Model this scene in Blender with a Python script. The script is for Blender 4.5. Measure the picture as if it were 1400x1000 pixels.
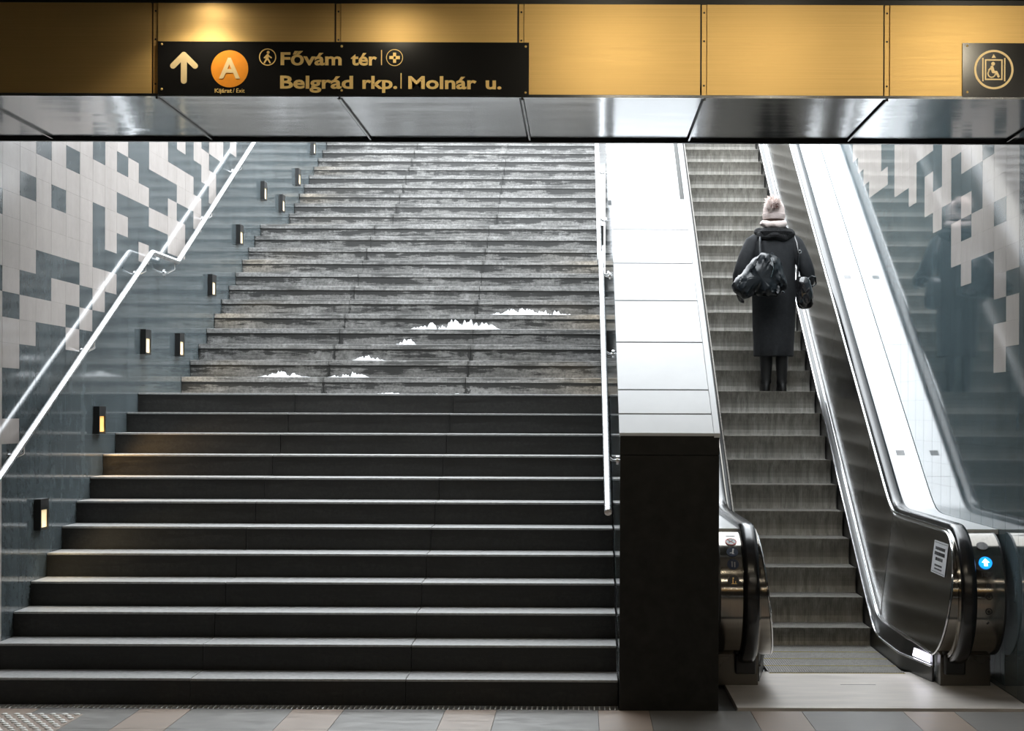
import bpy, bmesh, math, random
from mathutils import Vector, Matrix, noise
random.seed(7)
for o in list(bpy.data.objects): bpy.data.objects.remove(o)
SC = bpy.context.scene
COL = SC.collection
PI = math.pi
# ------------------------------------------------------------------ camera
EYE, F, PX, PY = 1.70, 2395.0, 794.0, 566.0
cd = bpy.data.cameras.new('camera'); cam = bpy.data.objects.new('camera', cd); COL.objects.link(cam)
cd.sensor_width = 36.0; cd.lens = F/1400*36
cd.shift_x = -(PX-700)/1400; cd.shift_y = (PY-500)/1400
cd.clip_start = 0.05; cd.clip_end = 200
cam.location = (0, 0, EYE); cam.rotation_euler = (PI/2, math.radians(-0.2), 0)
SC.camera = cam
# ------------------------------------------------------------------ light
w = bpy.data.worlds.new('overcast_sky'); SC.world = w; w.use_nodes = True
bg = w.node_tree.nodes['Background']
bg.inputs[0].default_value = (0.91, 0.96, 1.0, 1); bg.inputs[1].default_value = 7.6
SC.view_settings.view_transform = 'Standard'; SC.view_settings.look = 'None'
SC.view_settings.gamma = 1; SC.view_settings.use_curve_mapping = False
SC.view_settings.exposure = 0.0

def P(x, y, Y):                      # a point at distance Y that stands at photo position x, y
    return Vector(((x-PX)*Y/F, Y, EYE-(y-PY)*Y/F))

# ------------------------------------------------------------------ helpers
class MB:
    def __init__(s): s.v, s.f, s.m = [], [], []
    def add(s, vs, fs, mi=0):
        b = len(s.v); s.v += [tuple(p) for p in vs]
        s.f += [tuple(i+b for i in f) for f in fs]; s.m += [mi]*len(fs); return s
    def box(s, x0, x1, y0, y1, z0, z1, mi=0):
        vs = [(x, y, z) for z in (z0, z1) for y in (y0, y1) for x in (x0, x1)]
        return s.add(vs, [(0,2,3,1),(4,5,7,6),(0,1,5,4),(2,6,7,3),(0,4,6,2),(1,3,7,5)], mi)
    def prism(s, pts, off, mi=0):    # planar polygon pushed along the vector off
        n = len(pts); a = [Vector(p) for p in pts]; b = [p+Vector(off) for p in a]
        nrm = Vector((0,0,0))
        for i in range(n): nrm += a[i].cross(a[(i+1) % n])
        if nrm.dot(Vector(off)) > 0: a.reverse(); b.reverse()
        return s.add(a+b, [tuple(range(n)), tuple(range(2*n-1, n-1, -1))] +
                     [(i, n+i, n+(i+1) % n, (i+1) % n)for i in range(n)], mi)
    def loft(s, rings, caps=True, closed=True, mi=0):
        n = len(rings[0]); b = []; fs = []
        for r in rings: b += list(r)
        for j in range(len(rings)-1):
            for i in range(n if closed else n-1):
                k = (i+1) % n
                fs.append((j*n+i, j*n+k, (j+1)*n+k, (j+1)*n+i))
        if caps: fs += [tuple(range(n-1, -1, -1)), tuple(range((len(rings)-1)*n, len(rings)*n))]
        return s.add(b, fs, mi)
    def tube(s, path, r, n=10, mi=0, caps=True):
        path = [Vector(p) for p in path]; rings = []; up = None
        for i, p in enumerate(path):
            t = (path[min(i+1, len(path)-1)]-path[max(i-1, 0)]).normalized()
            if up is None: up = Vector((0,0,1)) if abs(t.z) < .9 else Vector((0,1,0))
            a = t.cross(up)
            if a.length < 1e-4: a = t.cross(Vector((1,0,0)))
            a.normalize(); b = a.cross(t).normalized(); up = b
            rr = r[i] if isinstance(r, (list, tuple)) else r
            rings.append([p+a*rr*math.cos(2*PI*k/n)+b*rr*math.sin(2*PI*k/n) for k in range(n)])
        return s.loft(rings, caps, True, mi)
    def sphere(s, c, rx, ry, rz, nu=16, nv=10, mi=0, fn=None):
        vs, fs = [], []
        for j in range(nv+1):
            th = PI*j/nv
            for i in range(nu):
                ph = 2*PI*i/nu
                d = Vector((math.sin(th)*math.cos(ph), math.sin(th)*math.sin(ph), math.cos(th)))
                k = fn(d) if fn else 1
                vs.append((c[0]+rx*d.x*k, c[1]+ry*d.y*k, c[2]+rz*d.z*k))
        for j in range(nv):
            for i in range(nu):
                k = (i+1) % nu
                fs.append((j*nu+i, (j+1)*nu+i, (j+1)*nu+k, j*nu+k))
        return s.add(vs, fs, mi)
    def build(s, name, mat, parent=None, smooth=False, origin=None, bevel=0):
        base = wloc(parent) if parent else Vector((0,0,0))
        o3 = Vector(origin) if origin is not None else base
        me = bpy.data.meshes.new(name)
        me.from_pydata([tuple(Vector(v)-o3) for v in s.v], [], s.f)
        for m in (mat if isinstance(mat, (list, tuple)) else [mat]): me.materials.append(m)
        if any(s.m): me.polygons.foreach_set('material_index', s.m)
        if smooth:
            me.polygons.foreach_set('use_smooth', [True]*len(me.polygons))
        me.update()
        return link(name, me, parent, o3-base, bevel, smooth)
def wloc(o):
    v = Vector((0,0,0))
    while o: v += o.location; o = o.parent
    return v
def link(name, me, parent, loc, bevel=0, smooth=False):
    o = bpy.data.objects.new(name, me); COL.objects.link(o); o.parent = parent; o.location = loc
    if bevel:
        m = o.modifiers.new('bevel', 'BEVEL'); m.width = bevel; m.segments = 2; m.limit_method = 'ANGLE'; m.angle_limit = .6
    if smooth and me is not None:
        try: me.set_sharp_from_angle(angle=math.radians(40))
        except Exception: pass
    return o
def tag(o, label, cat=None, group=None, kind=None):
    if label: o['label'] = label
    if cat: o['category'] = cat
    if group: o['group'] = group
    if kind: o['kind'] = kind
    return o
def thing(name, loc, label, cat, group=None, kind=None):
    o = bpy.data.objects.new(name, None); COL.objects.link(o); o.location = loc; o.empty_display_size = .1
    return tag(o, label, cat, group, kind)
# flat drawing on a plane: u to the right, v up, small thickness along the normal
class Flat:
    def __init__(s, o, u=(1,0,0), v=(0,0,1), th=.002):
        s.o, s.u, s.w, s.b = Vector(o), Vector(u).normalized(), Vector(v).normalized(), MB()
        s.n = s.u.cross(s.w)*-1 if False else s.u.cross(s.w); s.th = th
    def q(s, x, y): return s.o+s.u*x+s.w*y
    def poly(s, pts, lift=0):
        s.k = getattr(s, 'k', 0)+1; lift += .00004*(s.k % 25)
        s.b.prism([s.q(*p)+s.n*lift for p in pts], s.n*s.th); return s
    def disc(s, x, y, r, n=24, lift=0): return s.poly([(x+r*math.cos(2*PI*i/n), y+r*math.sin(2*PI*i/n)) for i in range(n)], lift)
    def ring(s, x, y, r0, r1, n=32, a0=0, a1=2*PI):
        for i in range(n):
            a, b = a0+(a1-a0)*i/n, a0+(a1-a0)*(i+1)/n
            s.poly([(x+r0*math.cos(a), y+r0*math.sin(a)), (x+r1*math.cos(a), y+r1*math.sin(a)),
                    (x+r1*math.cos(b), y+r1*math.sin(b)), (x+r0*math.cos(b), y+r0*math.sin(b))])
        return s
    def cap(s, x0, y0, x1, y1, wd, n=8):          # a round-ended stroke
        a = math.atan2(y1-y0, x1-x0); r = wd/2
        pts = [(x1+r*math.cos(a-PI/2+PI*i/n), y1+r*math.sin(a-PI/2+PI*i/n)) for i in range(n+1)]
        pts += [(x0+r*math.cos(a+PI/2+PI*i/n), y0+r*math.sin(a+PI/2+PI*i/n)) for i in range(n+1)]
        return s.poly(pts)
    def rect(s, x0, x1, y0, y1, lift=0): return s.poly([(x0,y0),(x1,y0),(x1,y1),(x0,y1)], lift)
    def build(s, name, mat, parent): return s.b.build(name, mat, parent)
CAPH = {}
def caph(bold):
    if bold not in CAPH:
        c = bpy.data.curves.new('t', 'FONT'); c.body = 'F'; c.size = 1; c.offset = bold
        t = bpy.data.objects.new('tmp', c); COL.objects.link(t)
        dg = bpy.context.evaluated_depsgraph_get(); dg.update()
        me = bpy.data.meshes.new_from_object(t.evaluated_get(dg)); bpy.data.objects.remove(t)
        ys = [p.co.y for p in me.vertices]; CAPH[bold] = max(ys)-min(ys)
    return CAPH[bold]
def text(body, name, mat, parent, o, u, v, width, height, bold=.0, th=.002):
    c = bpy.data.curves.new(name, 'FONT'); c.body = body; c.size = 1; c.offset = bold; c.extrude = .01
    c.resolution_u = 3
    t = bpy.data.objects.new('tmp', c); COL.objects.link(t)
    dg = bpy.context.evaluated_depsgraph_get(); dg.update()
    me = bpy.data.meshes.new_from_object(t.evaluated_get(dg))
    bpy.data.objects.remove(t)
    xs = [p.co.x for p in me.vertices]
    u, v = Vector(u).normalized(), Vector(v).normalized(); n = u.cross(v)
    sx = width/(max(xs)-min(xs)); sy = height/caph(bold)     # height of a capital letter
    base = wloc(parent); x0 = min(xs)
    for p in me.vertices:
        q = Vector(o)+u*((p.co.x-x0)*sx)+v*(p.co.y*sy)+n*((p.co.z+.01)*th/.02)
        p.co = q-base
    me.materials.clear(); me.materials.append(mat); me.update()
    return link(name, me, parent, (0,0,0))

# ------------------------------------------------------------------ materials
def nodes(name):
    m = bpy.data.materials.new(name); m.use_nodes = True
    nt = m.node_tree; b = nt.nodes['Principled BSDF']
    return m, nt, b
def N(nt, t, **k):
    n = nt.nodes.new(t)
    for a, v in k.items(): setattr(n, a, v)
    return n
def coords(nt, scale=(1,1,1), world=False):
    mp = N(nt, 'ShaderNodeMapping'); mp.inputs['Scale'].default_value = scale
    if world: nt.links.new(N(nt, 'ShaderNodeNewGeometry').outputs['Position'], mp.inputs[0])
    else: nt.links.new(N(nt, 'ShaderNodeTexCoord').outputs['Object'], mp.inputs[0])
    return mp.outputs[0]
def noisetex(nt, vec, scale, detail=4, rough=.6):
    n = N(nt, 'ShaderNodeTexNoise'); n.inputs['Scale'].default_value = scale
    n.inputs['Detail'].default_value = detail; n.inputs['Roughness'].default_value = rough
    nt.links.new(vec, n.inputs['Vector']); return n.outputs['Fac']
def ramp(nt, fac, stops):
    r = N(nt, 'ShaderNodeValToRGB'); e = r.color_ramp.elements
    while len(e) < len(stops): e.new(.5)
    for i, (p, c) in enumerate(stops):
        e[i].position = p; e[i].color = (c, c, c, 1) if isinstance(c, (int, float)) else tuple(c)+(1,)
    nt.links.new(fac, r.inputs[0]); return r.outputs[0]
def mix(nt, fac, a, b, mode='MIX'):
    m = N(nt, 'ShaderNodeMix', data_type='RGBA', blend_type=mode)
    for s, v in ((m.inputs[0], fac), (m.inputs[6], a), (m.inputs[7], b)):
        if isinstance(v, (int, float)): s.default_value = v
        elif isinstance(v, (tuple, list)): s.default_value = tuple(v)+(1,)
        else: nt.links.new(v, s)
    return m.outputs[2]
def bump(nt, b, h, strength, dist=.01):
    n = N(nt, 'ShaderNodeBump'); n.inputs['Strength'].default_value = strength; n.inputs['Distance'].default_value = dist
    nt.links.new(h, n.inputs['Height']); nt.links.new(n.outputs[0], b.inputs['Normal'])
def simple(name, col, rough=.5, metal=0, var=.12, scale=12, stretch=(1,1,1), bmp=0, emit=None, es=0, spec=None, world=False, rvar=0, coat=0):
    m, nt, b = nodes(name)
    v = coords(nt, stretch, world); nz = noisetex(nt, v, scale)
    d = tuple(max(0, c*(1-var)) for c in col); l = tuple(min(1, c*(1+var)) for c in col)
    nt.links.new(mix(nt, ramp(nt, nz, [(.3, 0.), (.7, 1.)]), d, l), b.inputs['Base Color'])
    b.inputs['Roughness'].default_value = rough; b.inputs['Metallic'].default_value = metal
    if rvar: nt.links.new(ramp(nt, nz, [(.3, max(0, rough-rvar)), (.7, rough+rvar)]), b.inputs['Roughness'])
    if bmp: bump(nt, b, nz, bmp)
    if spec is not None: b.inputs['Specular IOR Level'].default_value = spec
    if coat: b.inputs['Coat Weight'].default_value = coat; b.inputs['Coat Roughness'].default_value = .05
    if emit: b.inputs['Emission Color'].default_value = tuple(emit)+(1,); b.inputs['Emission Strength'].default_value = es
    return m
def tile_mat(name, col, rough, var):
    m, nt, b = nodes(name)
    v = coords(nt, (1,1,1), True)
    nz = noisetex(nt, v, 9, 5, .65); fine = noisetex(nt, v, 160, 2, .5)
    big = noisetex(nt, coords(nt, (1, 3.0, .35), True), 1.6, 3)
    f = mix(nt, .22, nz, fine); f = mix(nt, .45, f, big)
    c = mix(nt, ramp(nt, f, [(.35, 0.), (.65, 1.)]), tuple(x*(1-var) for x in col), tuple(min(1, x*(1+var)) for x in col))
    oi = N(nt, 'ShaderNodeObjectInfo')
    c = mix(nt, ramp(nt, oi.outputs['Random'], [(0, 0.), (1, .22)]), c, tuple(x*.78 for x in col))
    nt.links.new(c, b.inputs['Base Color'])
    nt.links.new(ramp(nt, big, [(.3, rough*.75), (.7, rough*1.35)]), b.inputs['Roughness'])
    return m
def stone_mat(name, base, dark, light, wet, seed=0.):
    """weathered stone: sideways streaks, dark damp under the edges and at the block ends, pale lime bloom"""
    m, nt, b = nodes(name)
    tc = N(nt, 'ShaderNodeTexCoord'); sp = N(nt, 'ShaderNodeSeparateXYZ'); nt.links.new(tc.outputs['Object'], sp.inputs[0])
    st = noisetex(nt, coords(nt, (2.2, 6, 24), True), 1.0, 8, .75)
    bl = noisetex(nt, coords(nt, (1, 1, 1), True), 5.5, 6, .72)
    fi = noisetex(nt, coords(nt, (1, 1, 1), True), 45, 4, .6)
    up = noisetex(nt, coords(nt, (7, 7, 1.2), True), 1.0, 5, .65)
    c = mix(nt, ramp(nt, fi, [(.32, 0.), (.68, 1.)]), tuple(x*.55 for x in base), tuple(x*1.3 for x in base))
    c = mix(nt, ramp(nt, st, [(.42, 0.), (.60, .8)]), c, dark)
    c = mix(nt, ramp(nt, bl, [(.55, 0.), (.75, .75)]), c, light)
    def mth(op, a, bb):
        n = N(nt, 'ShaderNodeMath', operation=op)
        for i, q in ((0, a), (1, bb)):
            if isinstance(q, (int, float)): n.inputs[i].default_value = q
            else: nt.links.new(q, n.inputs[i])
        return n.outputs[0]
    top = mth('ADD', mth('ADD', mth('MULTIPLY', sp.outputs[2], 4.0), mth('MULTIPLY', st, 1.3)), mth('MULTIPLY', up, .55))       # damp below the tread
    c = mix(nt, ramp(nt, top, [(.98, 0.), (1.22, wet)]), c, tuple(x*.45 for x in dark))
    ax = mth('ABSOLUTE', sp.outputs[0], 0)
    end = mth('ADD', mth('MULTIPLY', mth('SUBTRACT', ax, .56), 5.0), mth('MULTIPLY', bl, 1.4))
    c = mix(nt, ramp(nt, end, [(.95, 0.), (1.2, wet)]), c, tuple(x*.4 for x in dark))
    nt.links.new(c, b.inputs['Base Color'])
    nt.links.new(ramp(nt, st, [(.35, .62), (.65, .38)]), b.inputs['Roughness'])
    bump(nt, b, fi, .35, .004)
    return m
M = {}
M['beige'] = tile_mat('beige_tile', (.43, .39, .365), .11, .10)
M['slate'] = tile_mat('slate_tile', (.078, .096, .103), .075, .30)
M['beige_r'] = tile_mat('beige_mirror_tile', (.46, .425, .40), .05, .08)
M['slate_r'] = tile_mat('slate_mirror_tile', (.085, .118, .130), .05, .25)
M['grout'] = simple('grout', (.10, .10, .10), .8, scale=30)
M['granite'] = stone_mat('dark_granite', (.022, .0215, .0195), (.013, .0125, .011), (.036, .034, .030), .4)
M['granite_top'] = simple('granite_tread', (.36, .36, .355), .5, 0, .2, 40, world=True, bmp=.1)
M['riser_stone'] = stone_mat('weathered_riser', (.190, .187, .180), (.060, .060, .058), (.40, .40, .39), .95)
M['tread_stone'] = stone_mat('weathered_tread', (.27, .267, .26), (.12, .12, .115), (.44, .44, .43), .6)
M['concrete'] = simple('concrete', (.12, .12, .115), .8, scale=6, bmp=.2)
M['snow'] = simple('snow', (.86, .88, .90), .7, 0, .05, 60, bmp=.5)
M['gold'] = None
def gold_mat():
    m, nt, b = nodes('brushed_brass')
    br = noisetex(nt, coords(nt, (.35, 1, 60), True), 3, 3, .6)
    bl = noisetex(nt, coords(nt, (1, 1, 1), True), 1.7, 3)
    c = mix(nt, ramp(nt, br, [(.35, 0.), (.65, 1.)]), (.74, .485, .165), (.82, .55, .205))
    c = mix(nt, ramp(nt, bl, [(.4, 0.), (.7, .35)]), c, (.68, .455, .16))
    nt.links.new(c, b.inputs['Base Color']); b.inputs['Metallic'].default_value = .5
    nt.links.new(ramp(nt, br, [(.3, .44), (.7, .54)]), b.inputs['Roughness'])
    return m
M['gold'] = gold_mat()
def steel_mat(name, col, rough, wave=0, wscale=(.8, 3, 1), fine=(.5, 40, 1)):
    m, nt, b = nodes(name)
    br = noisetex(nt, coords(nt, fine, True), 4, 3, .6)
    nt.links.new(mix(nt, ramp(nt, br, [(.35, 0.), (.65, 1.)]), tuple(x*.93 for x in col), tuple(min(1, x*1.05) for x in col)), b.inputs['Base Color'])
    b.inputs['Metallic'].default_value = 1
    nt.links.new(ramp(nt, br, [(.3, rough*.8), (.7, rough*1.2)]), b.inputs['Roughness'])
    if wave: bump(nt, b, noisetex(nt, coords(nt, wscale, True), 1.5, 2, .4), wave, .05)
    return m
M['soffit'] = steel_mat('polished_soffit_steel', (.52, .52, .52), .13, .05, (1.0, 3.2, 1))
M['steel'] = steel_mat('brushed_steel', (.72, .73, .74), .28)
M['chrome'] = steel_mat('polished_steel', (.80, .81, .82), .12)
M['cap'] = simple('pale_cap_stone', (.60, .62, .64), .30, 0, .05, 3, (1, 1, 1), world=True)
M['deck'] = simple('pale_deck_steel', (.80, .81, .82), .3, .25, .03, 3, world=True)
M['panel'] = steel_mat('dark_balustrade_steel', (.30, .29, .28), .17, .03, (1, 1, 1), (40, 1, 1))
M['incline_panel'] = steel_mat('skylit_balustrade_steel', (.47, .46, .45), .17, .03, (1, 1, 1), (40, 1, 1))  # lighter copy of the newel panel steel, sky brightness put into its colour
M['base_steel'] = steel_mat('dark_base_steel', (.13, .12, .105), .3)
M['newel'] = steel_mat('newel_steel', (.30, .28, .25), .12, 0, (1, 1, 1), (60, 1, 1))
M['rubber'] = simple('handrail_rubber', (.012, .012, .013), .22, 0, .2, 30, spec=.6)
M['black'] = simple('black_enamel', (.012, .012, .012), .35, 0, .2, 8)
M['blackgloss'] = simple('black_sign_enamel', (.008, .008, .008), .24, 0, .2, 8)
M['darkstone'] = simple('black_pillar_stone', (.015, .0147, .013), .5, 0, .3, 14, world=True, spec=.25)
M['skirt'] = simple('black_skirting', (.012, .012, .012), .3, 0, .2, 20)
M['aluminium'] = None
def alum():
    m, nt, b = nodes('worn_step_aluminium')
    a = noisetex(nt, coords(nt, (30, 30, 2.2), True), 1, 5, .7); g = noisetex(nt, coords(nt, (1, 1, 1), True), 4, 4)
    c = mix(nt, ramp(nt, a, [(.35, 0.), (.7, 1.)]), (.165, .158, .142), (.38, .365, .33))
    c = mix(nt, ramp(nt, g, [(.45, 0.), (.7, .6)]), c, (.185, .172, .15))
    nt.links.new(c, b.inputs['Base Color']); b.inputs['Metallic'].default_value = .55; b.inputs['Roughness'].default_value = .48
    return m
M['aluminium'] = alum()
M['plate'] = simple('floor_plate_steel', (.66, .61, .56), .38, .1, .12, 2.2, (1, 4, 1), world=True, rvar=.06)
M['letter'] = simple('gold_letter', (.98, .68, .26), .5, .45, .06, 20)
M['letter_pale'] = simple('pale_gold_letter', (.90, .70, .38), .5, .3, .06, 20)
M['orange'] = simple('orange_disc', (.85, .30, .02), .4, 0, .06, 20)
M['white'] = simple('white_print', (.75, .76, .78), .5, 0, .05, 20)
M['ink'] = simple('black_print', (.03, .03, .035), .5)
M['greylabel'] = simple('grey_label', (.30, .30, .30), .5)
M['red'] = simple('red_print', (.50, .04, .03), .4)
M['navy'] = simple('navy_print', (.012, .025, .06), .35)
M['yellow'] = simple('yellow_edge', (.55, .45, .08), .5)
M['blue_lamp'] = simple('blue_lamp', (.02, .3, .8), .3, emit=(.01, .30, 1.0), es=1.6)
M['white_lamp'] = simple('white_lamp', (.9, .9, 1), .3, emit=(.86, .84, 1.0), es=4.5)
M['warm_lamp'] = simple('warm_lamp', (.9, .8, .55), .4, emit=(1.0, .74, .36), es=.62)
M['amber_lamp'] = simple('amber_lamp', (.9, .6, .2), .4, emit=(1.0, .50, .12), es=.75)
M['tube'] = simple('lamp_diffuser', (.9, .9, .9), .4, emit=(1.0, .90, .74), es=32)
M['ceiling'] = simple('dark_ceiling', (.05, .05, .05), .7, 0, .15, 3)
M['wallpaint'] = simple('dark_corridor_stone', (.045, .045, .047), .35, 0, .3, 3, world=True)
M['tan'] = simple('tan_floor_tile', (.40, .315, .255), .34, 0, .14, 9, (1, 2.2, 1), world=True, rvar=.06)
M['grey'] = simple('grey_floor_tile', (.25, .238, .222), .34, 0, .22, 7, (1, 2.2, 1), world=True, rvar=.06)
M['bump'] = simple('tactile_stud', (.80, .79, .76), .4)
M['street'] = simple('street_paving', (.30, .30, .30), .8, 0, .2, 3)

# ------------------------------------------------------------------ stair geometry
H1, H2, H3 = .1545, .1587, .1668
YF, ZT = {}, {0: 0.0}
y = 10.17
for k in range(1, 37):
    if k == 1: pass
    elif k <= 12: y += .337
    elif k == 13: y += 1.503
    elif k <= 24: y += .3425
    elif k == 25: y += 1.483
    else: y += .384
    YF[k] = y; ZT[k] = ZT[k-1]+(H1 if k <= 12 else H2 if k <= 24 else H3)
YF[37] = YF[36]+2.0
XL, XS, XW = -3.509, .222, 2.62            # left wall face, right end of the steps, right wall face
YG, YS, ZS, ZC = 8.637, 9.97, 3.262, 3.735  # gold fascia, soffit back edge, soffit height, corridor ceiling
TOP = 6.0

# ------------------------------------------------------------------ room shell
fl = MB().box(-9, 9, -4, 10.03, -.2, -.012).box(-3.6, 2.7, 10.03, 11.57, -.2, -.03).build('floor', M['grout'])
tag(fl, 'floor of grey and tan stone tiles before the stairs', 'floor', kind='structure')
def floor_tiles():
    me = {}
    x = -2.514-.873*7; rows = [9.94+.09-.62*i for i in range(1, 9)]
    for i in range(20):
        for (x0, x1, mt) in ((x, x+.292, 'tan'), (x+.292, x+.873, 'grey')):
            for r in rows:
                key = mt
                if key not in me:
                    b = MB().box(.0015, (x1-x0)-.0015, .0015, .6185, -.012, 0)
                    o = b.build('floor_tile', M[mt], fl); me[key] = o.data; o.location = (x0, r, 0)
                else: link('floor_tile', me[key], fl, (x0, r, 0))
        x += .873
floor_tiles()
ce = MB().box(-9, 9, -4, YG+.05, ZC+.01, ZC+.3).build('ceiling', M['ceiling']); tag(ce, 'dark flat ceiling of the underpass corridor', 'ceiling', kind='structure')
wb = MB().box(-9, 9, -4.3, -4, 0, ZC+.3).build('wall_back', M['wallpaint']); tag(wb, 'dark stone wall across the corridor from the stairs', 'wall', kind='structure')
for i in range(18):
    MB().box(-8.1+.9*i, -8.1+.9*i+.89, -3.99, -3.96, ZS-.3, ZC-.02).build('gold_panel', M['gold'], wb)
tag(MB().box(-9.3, -9, -4, 10.2, 0, ZC+.3).build('wall_corridor_left', M['wallpaint']), 'dark stone wall at the far left end of the corridor', 'wall', kind='structure')
tag(MB().box(9, 9.3, -4, 10.2, 0, ZC+.3).build('wall_corridor_right', M['wallpaint']), 'dark stone wall at the far right end of the corridor', 'wall', kind='structure')
tag(MB().box(-9, XL-.03, YS+.06, YS+.3, 0, ZC).build('wall_front_left', M['wallpaint']), 'dark stone wall left of the stair opening', 'wall', kind='structure')
tag(MB().box(XW+.03, 9, YS+.06, YS+.3, 0, ZC).build('wall_front_right', M['wallpaint']), 'dark stone wall right of the escalator opening', 'wall', kind='structure')
# structure over the opening: fascia with gold panels, soffit with steel panels
ov = MB().box(-9, 9, YG+.05, YS+.02, ZS+.06, 5.6).build('wall_overhead', M['concrete']); tag(ov, 'concrete lintel and parapet above the stair opening', 'wall', kind='structure')
fa = thing('trim_1', (0, YG, ZS), 'band of brushed gold metal panels above the stairs', 'fascia', kind='structure')
xs = [-2.106+.9025*i for i in range(-8, 12)]
GP = None; ST = None
for i, x in enumerate(xs[:-1]):
    if GP is None:
        o = MB().box(x+.015, x+.9025-.019, YG, YG+.03, ZS+.012, ZC-.015).build('gold_panel', M['gold'], fa, origin=(x, YG, ZS)); GP = o.data
        s = MB().box(x-.010, x+.012, YG+.010, YG+.03, ZS+.012, ZC-.01).build('joint_strip', M['gold'], fa, origin=(x, YG, ZS)); ST = s.data
        b = MB()
        for z in (.06, .28, .42): b.sphere((x+.001, YG+.009, ZS+z), .005, .004, .005, 8, 5)
        RV = b.build('rivet', M['black'], s, origin=(x, YG, ZS)).data
    else:
        link('gold_panel', GP, fa, (x, 0, 0)); s = link('joint_strip', ST, fa, (x, 0, 0)); link('rivet', RV, s, (0, 0, 0))
    MB().box(x-.020, x-.010, YG+.02, YG+.034, ZS+.012, ZC).build('shadow_gap', M['black'], fa)
MB().box(-9, 9, YG-.006, YG+.012, ZS-.004, ZS+.010).build('edge_strip', M['chrome'], fa)
MB().box(-9, 9, YG+.001, YG+.05, ZC-.014, ZC+.01).build('top_gap', M['black'], fa)
so = thing('trim_2', (0, YG, ZS), 'polished steel soffit panels under the gold band', 'soffit', kind='structure')
SP = None
for i, x in enumerate(xs[:-1]):
    if SP is None:
        o = MB().box(x+.014, x+.9025-.010, YG+.025, YS-.002, ZS, ZS+.02).build('soffit_panel', M['soffit'], so, origin=(x, YG, ZS)); SP = o.data
        s = MB().box(x+.001, x+.011, YG+.02, YS, ZS-.012, ZS+.01).build('joint_bar', M['panel'], so, origin=(x, YG, ZS)); SB = s.data
    else: link('soffit_panel', SP, so, (x, 0, 0)); link('joint_bar', SB, so, (x, 0, 0))
MB().box(-9, 9, YG+.02, YS, ZS+.021, ZS+.06).build('backing', M['black'], so)
MB().box(-9, 9, YS, YS+.03, ZS-.018, ZS+.06).build('edge_bar', M['black'], so)
# unseen slab added to keep sky light off the first steps
rf = MB().box(-9, 9, YS+.02, 11.7, 4.6, 5.6).build('shade_slab', M['concrete']); tag(rf, 'unseen concrete slab added to shade the foot of the stairs', 'ceiling', kind='structure')
# street level beyond the top step
tag(MB().box(-14, 14, YF[36]+.3, 45, ZT[36]-.3, ZT[36]-.002).build('ground', M['street']), 'paved street at the top of the stairs', 'street', kind='structure')

# ------------------------------------------------------------------ tiled walls
ROW0, ROWH = .108, .155
def rows_of(Yb, trans):
    """trans: start colour, then the heights at which the colour changes going down (photo rows at that tile edge)"""
    d = trans[0]; dark = {}
    ed = [round((EYE+(PY-yy)*Yb/F-ROW0)/ROWH) for yy in trans[1:]]
    for r in range(-2, 46):
        c = d
        for e in ed:
            if r < e: c = 'B' if c == 'D' else 'D'
        dark[r] = c
    return dark
LEFT = ['B 263.5 D 300 B 374 D 400', 'B 400.5 435.6 505.5 575.4 610', 'B 235.8 270.2 370.6 405 474', 'D 213.7 344.3 409.5 444', 'B 255 286.6 350.6 383 447',
        'B 202.6 233 355.5 387.4 420 450 480', 'B 393 421.5 451.5', 'D 221.5 279.9 368 426', 'B 344.3 371.6 402',
        'B 209.3 238.7 266 294.6 322.3', 'D 218.3 273', 'D 253 279 333.8 358', 'B 236 287 314', 'B 241 292 318',
        'D 221 247 271 344', 'B 202 227 277 301 348', 'D 234 282', 'B 216 265 311', 'D 202.4 248', 'B 208 232 276',
        'B 215', 'D', 'B 208', 'D', 'D']
LX = [-21, 3.1, 26.7, 49.8, 70.6, 90.7, 109.6, 128.1, 144.5, 160.6, 176.4, 190.7, 204.7, 216, 227.4, 239, 250.4, 262.4, 272.4, 283, 293, 303.4, 313.4, 323, 333]
RIGHT = ['B 361 396 465', 'B 266.6 300.6 401 435 502', 'D 212 341', 'B 223 284 347', 'B 231 262 292 323 385', 'B 210 301 360', 'B 278',
         'D 257 314', 'B 210 239 292', 'B 218', 'B 280', 'B 260', 'B 265', 'D', 'D 215 236', 'B 243', 'B 266', 'B 242', 'B 234', 'B 211', 'D']
RX = [1392.6, 1374.6, 1358, 1342.4, 1327.6, 1313.4, 1300, 1287, 1275, 1263, 1253, 1244, 1235, 1225, 1216, 1207, 1198.4, 1190, 1182.4, 1175, 1168]
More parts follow.
